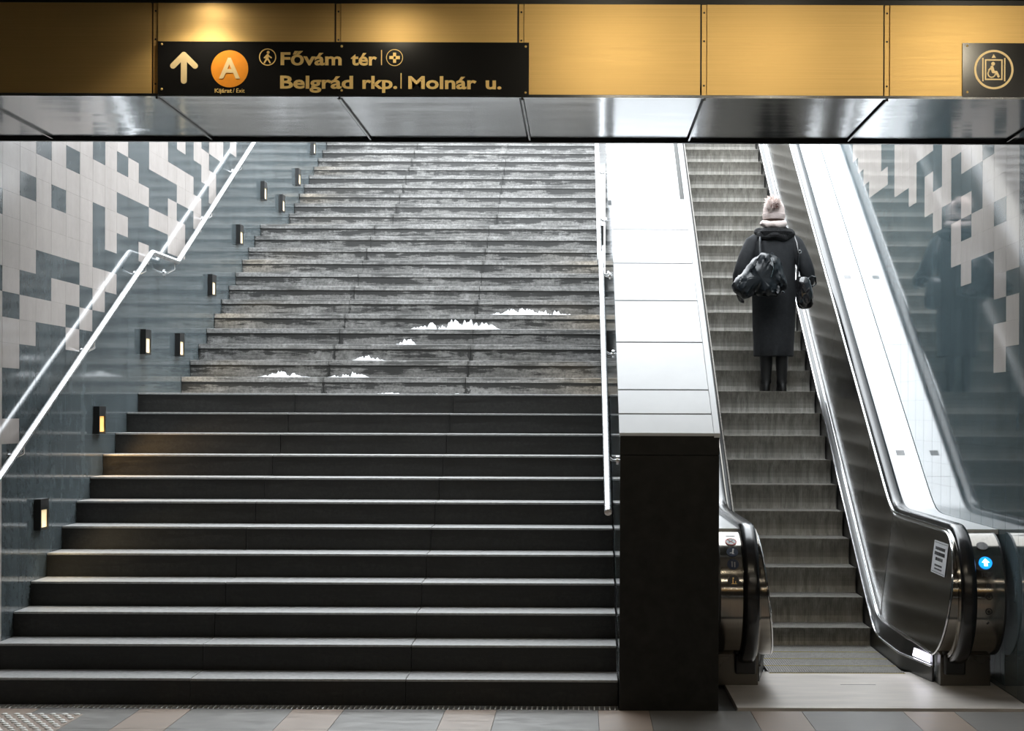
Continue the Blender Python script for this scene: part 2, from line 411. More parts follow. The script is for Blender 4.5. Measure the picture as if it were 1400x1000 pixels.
def tiled_wall(name, label, X, side, y0, pitch, ncol, near, patt, pxs, hidden):
    wl = MB().box(X-.3 if side < 0 else X+.012, X-.012 if side < 0 else X+.3, YS+.03, YF[36]+2.5, -.1, TOP).build(name, M['grout'])
    tag(wl, label, 'wall', kind='structure')
    meshes = {}
    tiles = []
    for c in range(ncol):
        Yb = y0+pitch*c
        i = c-near
        if 0 <= i < len(patt):
            t = [q for q in patt[i].split()]
            t = [t[0]]+[float(q) for q in t[1:] if q[0].isdigit()]
            pat = rows_of(abs(X)*F/abs(pxs[i]-PX), t)
        else: pat = {r: 'D' for r in range(-2, 46)}
        for r in range(-1, 42):
            z = ROW0+ROWH*r
            if hidden(Yb+pitch, z+ROWH): continue
            if z > TOP-.1: continue
            col = pat[r]
            if z > EYE+.156*Yb+.35: col = 'B' if noise.noise((c*.9, r*.8, side*7.)) > -.1 and c < 16 else 'D'
            yy = Yb+pitch*.5; zz = z+ROWH*.5
            ay = 566-(zz-EYE)*F/yy; ax = PX+X*F/yy
            vis = (-30 < ax < 1430) and (185 < ay < 1000) and zz > 0
            tiles.append((yy if vis else 100+yy, Yb, z, col))
    tiles.sort(key=lambda q: q[0])
    rest = {'B': MB(), 'D': MB()}
    for n, (_, Yb, z, col) in enumerate(tiles):
        g, h = .0022, .0003
        if n < 300:
            if col not in meshes:
                b = MB().box(-.012, 0, g-pitch/2, pitch/2-g, h-ROWH/2, ROWH/2-h)
                me = bpy.data.meshes.new('tile'); me.from_pydata(b.v, [], b.f); me.materials.append(M[('beige' if col == 'B' else 'slate')+('_r' if side > 0 else '')]); me.update(); meshes[col] = me
            o = link('tile', meshes[col], wl, (X if side < 0 else X+.0, Yb+pitch/2, z+ROWH/2))
            tl = .0004 if side > 0 else .0009
            o.rotation_euler = (0, random.gauss(0, tl*.6), (PI if side > 0 else 0)+random.gauss(0, tl))
        else:
            xa, xb = (X-.012, X) if side < 0 else (X, X+.012)
            rest[col].box(xa, xb, Yb+g, Yb+pitch-g, z+h, z+ROWH-h)
    for col in 'BD':
        if rest[col].v:
            tag(rest[col].build('tile_field', M[('beige' if col == 'B' else 'slate')+('_r' if side > 0 else '')], wl), None, kind='stuff')
    return wl
def stair_z(Y):
    z = 0
    for k in range(1, 37):
        if YF[k] <= Y: z = ZT[k]
    return z
wl = tiled_wall('wall_left', 'polished wall of beige and slate tiles beside the stairs', XL, -1, 10.62-.3265*2, .3265, 46, 1, LEFT, LX, lambda Y, z: z < stair_z(Y-.4)-.05)
wr = tiled_wall('wall_right', 'mirror-polished wall of beige and slate tiles beside the escalator', XW, 1, 10.48-.3225, .3225, 48, 1, RIGHT, RX, lambda Y, z: z < -.05+max(0, .577*(Y-.5-12.7)))

# ------------------------------------------------------------------ staircase
stc = thing('staircase', (-1.64, 10.17, 0), 'wide stone staircase in three flights, weathered above the first landing', 'staircase')
b = MB()
prof = [(10.2, -.05)]
for k in range(1, 37): prof += [(YF[k]+.04, ZT[k-1]-.06 if k > 1 else -.05), (YF[k]+.04, ZT[k]-.045)]
prof += [(YF[37], ZT[36]-.045), (YF[37], -.05)]
b.prism([(XL+.002, p[0], p[1]) for p in prof], (XS-XL-.004, 0, 0)); b.build('stair_base', M['concrete'], stc)
J = [XL+.001, -2.262, -1.012, XS-.001]
cache = {}
for k in range(1, 37):
    dirty = k > 12
    hgt = ZT[k]-ZT[k-1]; run = YF[k+1]-YF[k]
    nrow = 1 if run < .6 else 3 if run < 1.9 else 4
    for j in range(3):
        x0, x1 = J[j]+.0015, J[j+1]-.0015; cx = (x0+x1)/2
        key = ('r', j, dirty, round(hgt, 4)); tt = .044 if dirty else .014; rh = hgt-tt-.001
        if key not in cache:
            o = MB().box(x0, x1, .014 if dirty else .003, .04, -rh/2, rh/2).build('riser_slab', M['riser_stone' if dirty else 'granite'], None, origin=(cx, 0, 0)); cache[key] = o.data
            o.parent = stc
        else: o = link('riser_slab', cache[key], stc, (0, 0, 0))
        o.location = Vector((cx, YF[k]+random.uniform(-.0015, .0015), ZT[k-1]+rh/2))-stc.location
        for r in range(nrow):
            d = run/nrow; key = ('t', j, dirty, r == 0, round(d, 4))
            if key not in cache:
                bb = MB().box(x0, x1, 0 if r == 0 else .002, d+((.012 if dirty else .001) if nrow == 1 else 0), -tt/2, tt/2)
                o = bb.build('tread_slab', M['tread_stone' if dirty else 'granite_top'], None, origin=(cx, 0, 0), bevel=.003); cache[key] = o.data
                o.parent = stc
            else:
                o = link('tread_slab', cache[key], stc, (0, 0, 0), .003)
            o.location = Vector((cx, YF[k]+d*r, ZT[k]-tt/2+random.uniform(-.001, .001)))-stc.location
# drain along the foot of the stairs
dr = thing('drain_grate', (-1.64, 10.1, 0), 'narrow slotted steel drain along the foot of the stairs', 'drain grate')
MB().box(XL, XS, 10.035, 10.165, -.028, -.020).build('channel', M['black'], dr)
MB().box(XL, XS, 10.032, 10.042, -.02, .002).box(XL, XS, 10.158, 10.168, -.02, .002).build('frame', M['steel'], dr)
b = MB(); x = XL+.02
while x < XS-.02: b.box(x, x+.006, 10.042, 10.158, -.018, .001); x += .030
tag(b.build('bars', M['bump'], dr), None, kind='stuff')  # pale colour stands in for light caught by the steel bars
# tactile paving
tp = thing('tactile_paving', (-3.6, 9.55, 0), 'tactile paving tile with raised white studs before the stairs', 'tactile paving')
MB().box(-4.4, -2.79, 9.2, 9.835, -.002, .003).build('base_tile', M['tan'], tp)
b = MB()
for r in range(10):
    for c in range(24):
        x = -4.33+.0675*c+(r % 2)*.03; yy = 9.25+.0625*r
        if x > -2.81: continue
        b.loft([[(x+rr*math.cos(2*PI*i/8), yy+rr*math.sin(2*PI*i/8), z) for i in range(8)] for rr, z in ((.020, .002), (.018, .008), (.010, .011))], True)
tag(b.build('studs', M['bump'], tp, True), None, kind='stuff')

# snow left in the corners of the upper flight
def snow(x0, x1, k, h, label, seed):
    Yc = YF[k]+.009; zb = ZT[k-1]+.003
    n = max(8, int((x1-x0)/.007)); rings = []
    for i in range(n+1):
        t = i/n; x = x0+(x1-x0)*t
        e = min(1, 3*t, 3*(1-t))
        a = max(.006, h*e*(.62+.7*noise.noise((x*4, seed, 0))+.5*noise.noise((x*15, seed, 3))+.45*noise.noise((x*48, seed, 5))))
        a = min(a, .108); d = min(.2, .02+a*.8)
        rings.append([(x, Yc+.001, zb-.001), (x, Yc-d, zb-.001), (x, Yc-d*.6, zb+a*.25), (x, Yc-.02, zb+a*.8), (x, Yc-.004, zb+a), (x, Yc+.001, zb+a)])
    o = MB().loft(rings).build('snow_patch', M['snow'], None, True, origin=((x0+x1)/2, Yc-.04, zb))
    tag(o, label, 'snow', 'snow patches on the upper stairs')
def sx(px, k): return (px-PX)*YF[k]/F
snow(sx(655, 18), sx(790, 18), 18, .085, 'long white snow strip on the sixth step above the landing', 1.1)
snow(sx(555, 17), sx(690, 17), 17, .12, 'tallest white snow patch, on the fifth step above the landing', 2.3)
snow(sx(538, 16), sx(572, 16), 16, .07, 'tiny snow patch on the fourth step above the landing', 3.7)
snow(sx(478, 15), sx(530, 15), 15, .07, 'small snow patch on the third step above the landing', 4.2)
snow(sx(448, 14), sx(505, 14), 14, .08, 'snow patch on the second step above the landing, beside the joint', 5.9)
snow(sx(352, 14), sx(424, 14), 14, .06, 'flat snow patch on the second step above the landing, near the tiled wall', 6.4)
snow(sx(430, 13), sx(700, 13), 13, .022, 'thin snow line at the back of the landing', 7.7)

# ------------------------------------------------------------------ step lights on the side walls
LY = [(11.33, 1.038), (12.69, 1.642), (14.03, 2.262), (15.22, 2.285), (16.54, 2.90), (17.88, 3.514), (19.23, 4.133), (20.40, 4.136), (21.55, 4.60), (22.75, 5.16)]
LNAME = ['lowest', 'second lowest', 'third lowest', 'fourth lowest', 'fifth lowest', 'sixth lowest', 'seventh lowest', 'eighth lowest', 'ninth lowest', 'topmost']
def step_light(X, s, Y, Z, amber, label):
    t = thing('step_light', (X, Y, Z), label, 'wall light', 'step lights on the side walls')
    def bx(name, mat, a, b2, c, d, e, f):
        return MB().box(*(sorted((X+s*a, X+s*b2))), Y+c, Y+d, Z+e, Z+f).build(name, mat, t, bevel=.003 if name == 'housing' else 0)
    h = MB()
    for (a, b2, c, d, e, f) in ((0, .045, -.085, .085, .03, .10), (0, .045, -.085, -.070, -.10, .03), (0, .045, .070, .085, -.10, .03), (0, .045, -.07, .07, -.10, -.085), (0, .008, -.07, .07, -.085, .03)):
        h.box(*(sorted((X+s*a, X+s*b2))), Y+c, Y+d, Z+e, Z+f)
    h.build('housing', M['black'], t)
    bx('diffuser', M['amber_lamp' if amber else 'warm_lamp'], .010, .036, -.068, .068, -.083, .028)
    ld = bpy.data.lights.new('step_lamp', 'SPOT'); ld.energy = 9 if amber else 5; ld.color = (1.0, .60, .22) if amber else (1.0, .78, .45); ld.shadow_soft_size = .03; ld.spot_size = 2.4; ld.spot_blend = .6
    lo = bpy.data.objects.new('step_lamp', ld); COL.objects.link(lo); lo.parent = t; lo.location = (s*.06, -.0, -.03)
    lo.rotation_euler = Vector((s*.8, .25, -1)).to_track_quat('-Z', 'Y').to_euler()
for i, (Y, Z) in enumerate(LY):
    step_light(XL, 1, Y, Z, i == 1, LNAME[i]+' step light on the tiled wall beside the stairs')

# ------------------------------------------------------------------ divider between stairs and escalator
DX0, DX1, DY0, DQ = .226, .794, 10.03, 5.9
def dz(Y): return EYE+.57735*Y-DQ
dv = thing('wall_divider', (.51, DY0, 0), 'divider wall with black pillar front and pale sloping cap', 'divider wall', kind='structure')
YE = 16.6
MB().prism([(DX0+.02, DY0+.02, -.05), (DX0+.02, YE, -.05), (DX0+.02, YE, dz(YE)-.03), (DX0+.02, DY0+.02, dz(DY0)-.03)], (DX1-DX0-.04, 0, 0)).build('core', M['concrete'], dv)
MB().box(DX0, DX1, DY0, DY0+.018, 0, 1.462).build('front_panel', M['darkstone'], dv)
MB().box(DX0, DX1, DY0-.001, DY0+.018, 1.466, dz(DY0)-.016).build('front_panel', M['darkstone'], dv)
MB().prism([(DX0, DY0+.019, 0), (DX0, YE, 0), (DX0, YE, dz(YE)-.022), (DX0, DY0+.019, dz(DY0)-.018)], (.018, 0, 0)).build('side_panel', M['slate'], dv)
MB().prism([(DX1-.018, DY0+.019, 0), (DX1-.018, YE, 0), (DX1-.018, YE, dz(YE)-.022), (DX1-.018, DY0+.019, dz(DY0)-.018)], (.018, 0, 0)).build('side_panel', M['darkstone'], dv)
seam = [DY0-.006, 10.22, 10.47, 11.0, 11.51, 12.01, 12.5, 12.98]
for a, b2 in zip(seam, seam[1:]):
    MB().prism([(DX0-.004, a+.007, dz(a+.007)), (DX0-.004, b2-.007, dz(b2-.007)), (DX0-.004, b2-.007, dz(b2)-.02), (DX0-.004, a+.007, dz(a)-.02)], (DX1-DX0-.028, 0, 0)).build('cap_panel', M['cap'], dv)
for q in seam[1:-1]:
    MB().prism([(DX0-.003, q-.007, dz(q-.007)-.002), (DX0-.003, q+.007, dz(q+.007)-.002), (DX0-.003, q+.007, dz(q)-.02), (DX0-.003, q-.007, dz(q)-.02)], (DX1-DX0-.03, 0, 0)).build('cap_joint', M['grout'], dv)
seam = [12.985, 13.13, 13.6, 14.2, 15.0, 15.8, YE]
for a, b2 in zip(seam, seam[1:]):
    MB().prism([(DX0-.028, a+.002, dz(a)-.012), (DX0-.028, b2-.002, dz(b2)-.012), (DX0-.028, b2-.002, dz(b2)-.05), (DX0-.028, a+.002, dz(a)-.05)], (DX1-DX0-.035, 0, 0)).build('cap_panel', M['cap'], dv)
MB().prism([(DX1-.030, DY0-.006, dz(DY0)), (DX1-.030, YE, dz(YE)+.002), (DX1-.030, YE, dz(YE)-.03), (DX1-.030, DY0-.006, dz(DY0)-.025)], (.034, 0, 0)).build('edge_strip', M['cap'], dv)
for i in (2, 3, 4, 5):
    Y, Z = LY[i]; step_light(DX0, -1, Y, Z, False, LNAME[i-2]+' step light on the divider wall beside the stairs')

# ------------------------------------------------------------------ handrails on the stairs
def handrail(name, X, wallX, ystart, label):
    t = thing(name, (wallX, ystart, 0), label, 'handrail')
    zl = lambda Y: EYE+.456*Y-5.087
    yb, yc = 13.95, 14.84
    zb = zl(yb)
    pts = [(X, ystart, zl(ystart))] + [(X, yb-.02, zb-.009), (X, yb+.015, zb)] + [(X, yc-.015, zb), (X, yc+.02, zb+.009)]
    z2 = lambda Y: zb+.452*(Y-yc)
    yd, ye = 19.25, 20.35
    pts += [(X, yd-.02, z2(yd)-.01), (X, yd+.015, z2(yd)), (X, ye-.015, z2(yd)), (X, ye+.02, z2(yd)+.01), (X, 23.6, z2(yd)+.436*(23.6-ye))]
    MB().tube(pts, .0215, 14).build('rail', M['steel'], t, True)
    s = 1 if X < wallX else -1
    def zr(Y):
        if Y < yb: return zl(Y)
        if Y < yc: return zb
        if Y < yd: return z2(Y)
        if Y < ye: return z2(yd)
        return z2(yd)+.436*(Y-ye)
    for Y in [10.75, 12.3, 13.75, 14.72, 16.2, 17.6, 19.0, 20.3, 21.7, 23.1]:
        if Y < ystart: continue
        z = zr(Y)
        b = MB().tube([(X, Y, z-.02), (X, Y+.01, z-.07), (wallX-s*.03, Y+.02, z-.1), (wallX, Y+.02, z-.1)], .008, 8)
        b.tube([(wallX-s*.008, Y+.02, z-.1), (wallX, Y+.02, z-.1)], .028, 12)
        b.build('bracket', M['chrome'], t, True)
handrail('wall_handrail', XL+.09, XL, 10.12, 'steel tube handrail along the tiled wall')
handrail('divider_handrail', .157, DX0, 9.93, 'steel tube handrail along the divider wall')

# ------------------------------------------------------------------ escalator
EX0, EX1 = 1.239, 2.141
XC = (EX0+EX1)/2
es = thing('escalator', (XC, 11.57, 0), 'steel escalator going up between divider and polished wall', 'escalator')
def nose(i):
    if i <= -1: return (12.874+.345*i, 0.0)
    if i == 0: return (12.874, .130)
    if i == 1: return (13.219, .320)
    return (13.909+.345*(i-3), .7127+.1993*(i-3))
def step_mesh(rise):
    """tread with cleats and a concave ribbed riser; origin at the nosing"""
    b = MB(); n = 58; W = EX1-EX0-.008; p = W/n
    depth = .36; d = max(rise+.02, .06)
    prof = []                                   # outer profile from riser foot to tread back
    for j in range(7):
        t = j/6; prof.append((.030*math.sin(PI*t)*(.9)+.012*(1-t), -d*(1-t)))
    prof += [(0.004, 0.0), (.012, .002), (depth, .002)]
    rings = []
    for i in range(n):
        x0 = -W/2+p*i
        for x, dn in ((x0, 0), (x0+p*.55, 0), (x0+p*.55, .005), (x0+p, .005)):
            r = []
            for j, (yy, zz) in enumerate(prof):
                if j < 7: r.append((x, yy+dn, zz))
                else: r.append((x, yy+(dn if j < 9 else 0), zz-dn))
            rings.append(r)
    b.loft(rings, False, False)
    b.box(-W/2, W/2, .06, depth, -.06, -.012)
    return b
cache = {}
def mk_step(i):
    Y, Z = nose(i); r = Z-nose(i-1)[1] if i >= 0 else 0
    key = round(max(r, 0), 3)
    if key not in cache:
        o = step_mesh(key).build('step', M['aluminium'], None); cache[key] = o.data; o.parent = es
        W = EX1-EX0-.008
        e = MB().box(-W/2, W/2, -.001, .004, -.002, .0035).build('step_edge', M['yellow'] if i < 0 else M['aluminium'], None); e.parent = o; cache[key, 'e'] = e.data
    else:
        o = link('step', cache[key], es, (0, 0, 0)); e = link('step_edge', cache[key, 'e'], o, (0, 0, 0))
    o.location = Vector((XC, Y, Z))-es.location
for i in range(-4, 28): mk_step(i)
def sm(Y, q, zlev, wd=.045):
    zi = EYE+.57735*Y-q; a = (zi-zlev)/wd
    return zi if a > 30 else zlev+wd*math.log(1+math.exp(a))
def mirror(X, s): return X if s > 0 else 2*XC-X
def flare(Y): return max(0, (11.75-Y)/.65*.10)
YTOP = 22.6
def ylist(a, b2, n): return [a+(b2-a)*i/n for i in range(n+1)]
def ruled(s, lo, hi, th):
    """lo, hi: lists of (X, Y, Z); a sheet between them with thickness th away from the steps"""
    rings = []
    for p, q in zip(lo, hi):
        P0 = (mirror(p[0], s), p[1], p[2]); Q0 = (mirror(q[0], s), q[1], q[2])
        P1 = (mirror(p[0]+th, s), p[1], p[2]); Q1 = (mirror(q[0]+th, s), q[1], q[2])
        rings.append([P0, Q0, Q1, P1] if s > 0 else [P1, Q1, Q0, P0])
    return MB().loft(rings)
ZN, RN, YN = .585, .385, 10.965            # newel: centre height, radius, centre distance
for s, outer in ((1, XW-.004), (-1, mirror(DX1+.008, -1))):
    side = 'polished wall' if s > 0 else 'divider'
    ys = ylist(11.14, 13.2, 26)+ylist(13.3, YTOP, 20)
    ruled(s, [(2.146+flare(Y), Y, max(-.03, sm(Y, 9.30, -.03))) for Y in ys], [(2.146+flare(Y), Y, sm(Y, 8.962, .095)) for Y in ys], .012).build('skirt', M['skirt'], es, True)
    ruled(s, [(2.150+flare(Y), Y, sm(Y, 8.962, .095)) for Y in ys], [(2.186+flare(Y)*.6, Y, sm(Y, 8.938, .20)) for Y in ys], .012).build('inner_deck', M['skirt'], es, True)
    # bright edge moulding along the skirt
    sec = [(2.146+flare(Y), Y, sm(Y, 8.958, .098)) for Y in ys]
    MB().tube([(mirror(x-.002, s), Y, z+.004) for x, Y, z in sec], .008, 8).build('edge_moulding', M['chrome'] if s > 0 else M['base_steel'], es, True)
    sec = [(2.190+flare(Y)*.6, Y, sm(Y, 8.935, .20)) for Y in ys]
    MB().tube([(mirror(x-.001, s), Y, z+.002) for x, Y, z in sec], .006, 8).build('edge_moulding', M['chrome'] if s > 0 else M['base_steel'], es, True)
    # balustrade panels
    cuts = [12.82, 13.85, 15.70, 17.55, 19.40, 21.25, YTOP]
    lowz = lambda Y: sm(Y, 8.93, .21); upz = lambda Y: sm(Y, 8.185, .968)
    for a, b2 in zip(cuts, cuts[1:]):
        yy = ylist(a+.003, b2-.003, 14)
        ruled(s, [(2.194, Y, lowz(Y)) for Y in yy], [(2.288, Y, upz(Y)) for Y in yy], .015).build('balustrade_panel', M['incline_panel'], es, True)
    pts = []
    for Y in ylist(12.815, YN, 14): pts.append((2.288, Y, upz(Y)))
    for i in range(1, 20):
        a = PI/2+PI*i/19.0; pts.append((0, YN+RN*.985*math.cos(a), ZN+RN*.985*math.sin(a)))
    for Y in ylist(YN+.02, 12.815, 14): pts.append((0, Y, max(lowz(Y), .2)))
    pts = [(2.194+.094*min(1, max(0, (p[2]-.2)/.77)), p[1], p[2]) for p in pts]
    pts = [(mirror(p[0], s), p[1], p[2]) for p in pts]
    b = MB(); n = len(pts); cpt = Vector((mirror(2.241, s), 11.6, .585))
    b.add(pts+[cpt], [((i, (i+1) % n, n) if s < 0 else ((i+1) % n, i, n)) for i in range(n)])
    npn = b.build('newel_panel', M['panel'], es)
    npn.modifiers.new('solid', 'SOLIDIFY').thickness = .012
    MB().tube([(p[0]-.002*s, p[1], p[2]) for p in pts[:-14]]+[(p[0]-.002*s, p[1], p[2]) for p in pts[-14:]], .007, 8).build('panel_moulding', M['chrome'], es, True)
    # handrail
    path = [(Y, sm(Y, 8.15, 1.0)) for Y in reversed(ylist(13.4, YTOP, 14))]+[(Y, sm(Y, 8.15, 1.0)) for Y in reversed(ylist(YN, 13.3, 26))]
    for i in range(1, 25):
        a = PI/2+PI*i/24; path.append((YN+.415*math.cos(a), ZN+.415*math.sin(a)))
    path += [(YN+.1, ZN-.415)]
    def sweep(path, secn):
        rings = []
        for i, p in enumerate(path):
            a = path[max(0, i-1)]; c = path[min(len(path)-1, i+1)]
            t = Vector((0, c[0]-a[0], c[1]-a[1])).normalized(); nn = Vector((0, -t.z, t.y))*-1
            rings.append([Vector((mirror(x, s), p[0], p[1]))+nn*h for x, h in secn])
        return MB().loft(rings)
    cs = 2.345
    secn = [(cs-.047, -.018), (cs-.047, .006), (cs-.040, .018), (cs-.025, .024), (cs, .026), (cs+.025, .024), (cs+.040, .018), (cs+.047, .006), (cs+.047, -.018)]
    sweep(path, secn).build('handrail', M['rubber'], es, True)
    g = [(cs-.058, -.034), (cs-.058, -.012), (cs-.046, -.010), (cs-.046, -.034)]
    sweep(path[:46], g).build('handrail_guide', M['chrome'] if s > 0 else M['base_steel'], es, True); sweep(path[45:-1], g).build('handrail_guide', M['newel'], es, True)
    # outer deck
    cuts = [YN, 13.33, 15.2, 17.07, 18.94, 20.81, YTOP]
    for a, b2 in zip(cuts, cuts[1:]):
        yy = ylist(a+.0015, b2-.0015, 22 if a < 12 else 6)
        rings = []
        for Y in yy:
            z = sm(Y, 8.165, .985)
            r = [(mirror(cs+.04, s), Y, z-.03), (mirror(cs+.04, s), Y, z), (mirror(outer, s), Y, z), (mirror(outer, s), Y, z-.03)]
            rings.append(r if s > 0 else r[::-1])
        MB().loft(rings).build('outer_deck', M['deck'] if s > 0 or a < 11 else M['base_steel'], es, True)
    # curved newel cover
    rings = []
    for i in range(25):
        a = PI/2+PI*i/24; d = (math.cos(a), math.sin(a))
        xi = 2.200+.094*min(1, max(0, (ZN+RN*d[1]-.2)/.77))
        r = [(mirror(xi, s), YN+RN*d[0], ZN+RN*d[1]), (mirror(outer-.05, s), YN+RN*d[0], ZN+RN*d[1]),
             (mirror(outer-.05, s), YN+(RN-.012)*d[0], ZN+(RN-.012)*d[1]), (mirror(xi, s), YN+(RN-.012)*d[0], ZN+(RN-.012)*d[1])]
        rings.append(r if s > 0 else r[::-1])
    nc = MB().loft(rings).build('newel_cover', M['newel'], es, True)
    pr = [(mirror(outer-.05, s), YN+(RN-.001)*math.cos(PI/2+PI*i/24), ZN+(RN-.001)*math.sin(PI/2+PI*i/24)) for i in range(25)]
    MB().prism(pr+[(pr[0][0], 11.6, ZN-RN), (pr[0][0], 11.6, ZN+RN)], ((.012 if s > 0 else -.012), 0, 0)).build('newel_side', M['black'], es)
    xa, xb = sorted((mirror(2.262, s), mirror(outer-.04, s)))
    MB().box(xa, xb, 10.99, 11.9, -.004, .205).build('newel_base', M['base_steel'], es, bevel=.004)
    xa, xb = sorted((mirror(2.28, s), mirror(2.41, s)))
    MB().box(xa, xb, 10.935, 11.05, .075, .20).build('handrail_inlet', M['black'], es, bevel=.01)
    # items on the newel cover
    def face(X, z):
        a = PI-math.asin(max(-1, min(1, (z-ZN)/RN))); nrm = Vector((0, math.cos(a), math.sin(a)))
        return Vector((X, YN+RN*math.cos(a), z))+nrm*.0005, Vector((0, -nrm.z, nrm.y)) if False else Vector((0, nrm.z*1.0, -nrm.y))
    U = (1, 0, 0)
    if s > 0:
        X = 2.462
        o, v = face(X, .894); Flat(o, U, v, .006).disc(0, 0, .036).build('speaker', M['panel'], nc)
        o, v = face(X, .80); bl = Flat(o, U, v, .008).disc(0, 0, .040).build('direction_lamp', M['blue_lamp'], nc)
        f = Flat(o, U, v, .010); f.poly([(-.010, -.024), (.010, -.024), (.010, .002), (-.010, .002)]); f.poly([(-.022, 0), (.022, 0), (0, .026)]); f.build('arrow', M['white_lamp'], bl)
        o, v = face(X-.034, .722); text('STOP', 'stop_text', M['ink'], nc, o, U, v, .072, .026, .02, .001)
        o, v = face(X+.005, .668); Flat(o, U, v, .012).disc(0, 0, .014).build('stop_button', M['ink'], nc)
        for z in (.603, .513):
            o, v = face(X+.008, z); r = Flat(o, U, v, .004).ring(0, 0, .015, .021).build('key_switch', M['black'], nc)
            Flat(o, U, v, .003).disc(0, 0, .009).build('keyhole', M['black'], r)
        o, v = face(X+.008, .44); Flat(o, U, v, .001).cap(-.008, 0, .008, 0, .003).cap(0, -.009, 0, .009, .003).cap(-.006, -.006, .006, .006, .003).build('mark', M['ink'], nc)
    else:
        X = .925
        o, v = face(X-.02, .945); Flat(o, U, v, .001).cap(-.005, .003, .05, .006, .006).cap(0, -.004, .012, -.004, .004).cap(.02, -.004, .04, -.003, .004).build('maker_mark', M['ink'], nc)
        o, v = face(X, .915)
        p = Flat(o, U, v, .002).disc(0, 0, .031).build('prohibition_sign', M['white'], nc)
        f = Flat(o, U, v, .003).ring(0, 0, .029, .036).cap(-.020, .020, .020, -.020, .006); f.build('red_ring', M['red'], p)
        f = Flat(o, U, v, .0028).cap(-.012, -.010, .010, .010, .006).cap(-.010, .004, .012, -.008, .006); f.build('pushchair_symbol', M['ink'], p)
        for z, kind in ((.858, 0), (.788, 1), (.690, 2)):
            o, v = face(X+.003, z); p = Flat(o, U, v, .002).disc(0, 0, .036).build('mandatory_sign', M['navy'] if kind < 2 else M['ink'], nc)
            f = Flat(o, U, v, .003)
            if kind == 0: f.disc(.006, .020, .006).cap(.004, .010, .002, -.014, .009).cap(.002, -.004, -.014, -.010, .005).cap(-.002, -.016, .010, -.016, .004)
            elif kind == 1: f.disc(-.006, .014, .005).cap(-.006, .006, -.006, -.016, .007).disc(.010, .010, .005).cap(.010, .003, .010, -.018, .007)
            else: f.disc(-.002, .018, .005).cap(-.004, .008, -.004, -.012, .006).cap(-.012, -.016, .018, -.016, .004).cap(.012, -.002, .012, -.012, .004)
            f.build('symbol', M['white'] if kind < 1 else M['letter'] if kind == 2 else M['greylabel'], p)
# notice on the right newel panel
def on_panel(Y, z): return Vector((2.194+.094*min(1, max(0, (z-.2)/.77))-.004, Y, z))
o = on_panel(11.03, .80); v = (on_panel(11.03, .9)-on_panel(11.03, .7)).normalized()
f = Flat(o, (0, -1, 0), v, .0015).rect(-.21, .21, -.105, .100); nt_ = f.build('notice', M['white'], es)
f = Flat(o, (0, -1, 0), v, .0022)
f.rect(-.19, .19, .088, .091).rect(-.19, .19, -.096, -.093)
for (z, a, b2, hh) in ((.055, -.15, .16, .020), (.022, -.16, .15, .022), (-.012, -.11, .10, .020), (-.052, -.12, .10, .012), (-.074, -.11, .12, .009)):
    x = a
    while x < b2-.015:
        wd = random.uniform(.012, .030); f.rect(x, min(b2, x+wd), z-hh/2, z+hh/2); x += wd+.009
f.build('notice_lines', M['ink'], nt_)
# comb light, floor plate, combs, deck labels
b = MB()
def skp(Y, t): return Vector((2.150+flare(Y)+t*(.036-.4*flare(Y))-.006, Y, .098+t*.10))
b.prism([skp(11.17, .22), skp(11.50, .22), skp(11.50, .72), skp(11.17, .72)], (-.004, 0, 0)); b.build('comb_light', M['white_lamp'], es)
MB().box(.912, XW-.004, 10.035+.10, 11.565, -.028, .001).build('floor_plate', M['plate'], es)
MB().box(1.64, 1.86, 11.015, 11.022, 0, .0018).build('plate_slot', M['ink'], es)
b = MB()
for i in range(57):
    x = EX0+.010+i*.0156; b.prism([(x, 11.50, .001), (x, 11.60, .001), (x, 11.565, .008), (x, 11.50, .008)], (.008, 0, 0))
tag(b.build('comb_teeth', M['aluminium'], es), None, kind='stuff')
for Y in (13.63, 16.37):
    z = sm(Y, 8.165, .985)
    MB().prism([(2.455, Y-.03, z-.0173+.001), (2.52, Y-.03, z-.0173+.001), (2.52, Y+.03, z+.0173+.001), (2.455, Y+.03, z+.0173+.001)], (0, 0, .0015)).build('deck_label', M['greylabel'], es)
MB().prism([(EX0-.16, 12.0, -.2), (EX0-.16, 13.3, -.2), (EX0-.16, YTOP, EYE+.57735*YTOP-9.018-.35), (EX0-.16, YTOP, -.5), (EX0-.16, 12.0, -.5)], (EX1-EX0+.32, 0, 0)).build('truss', M['black'], es)
MB().box(EX0-.2, EX1+.2, 11.57, 12.3, -.2, -.08).build('pit', M['black'], es)

# ------------------------------------------------------------------ signs
def G(x, y): return P(x, y, YG-.012)
ppm = (YG-.012)/F
ds = thing('direction_sign', G(467, 132), 'long black direction sign with gold lettering, arrow and orange exit disc', 'sign')
a, c = G(214, 131.5), G(721.5, 58.5)
MB().box(a.x, c.x, YG-.012, YG-.002, a.z, c.z).build('board', M['blackgloss'], ds)
def FS(): return Flat(G(0, 0)+Vector((0, -.0003, 0)), (1, 0, 0), (0, 0, 1), .0022)
def u(px): return px*ppm
def ff(f, fn, *args):                       # photo pixels -> plane units (v is up)
    getattr(f, fn)(*args)
f = FS(); cap = lambda f, x0, y0, x1, y1, wd: f.cap(u(x0), -u(y0), u(x1), -u(y1), u(wd))
cap(f, 249.8, 77, 249.8, 112.5, 8.2); cap(f, 249.8, 77, 235, 92, 8.0); cap(f, 249.8, 77, 265, 92, 8.0); f.build('arrow', M['letter_pale'], ds)
f = FS(); f.disc(u(312.5), -u(95.9), u(25.4), 48); dd = f.build('exit_disc', M['orange'], ds)
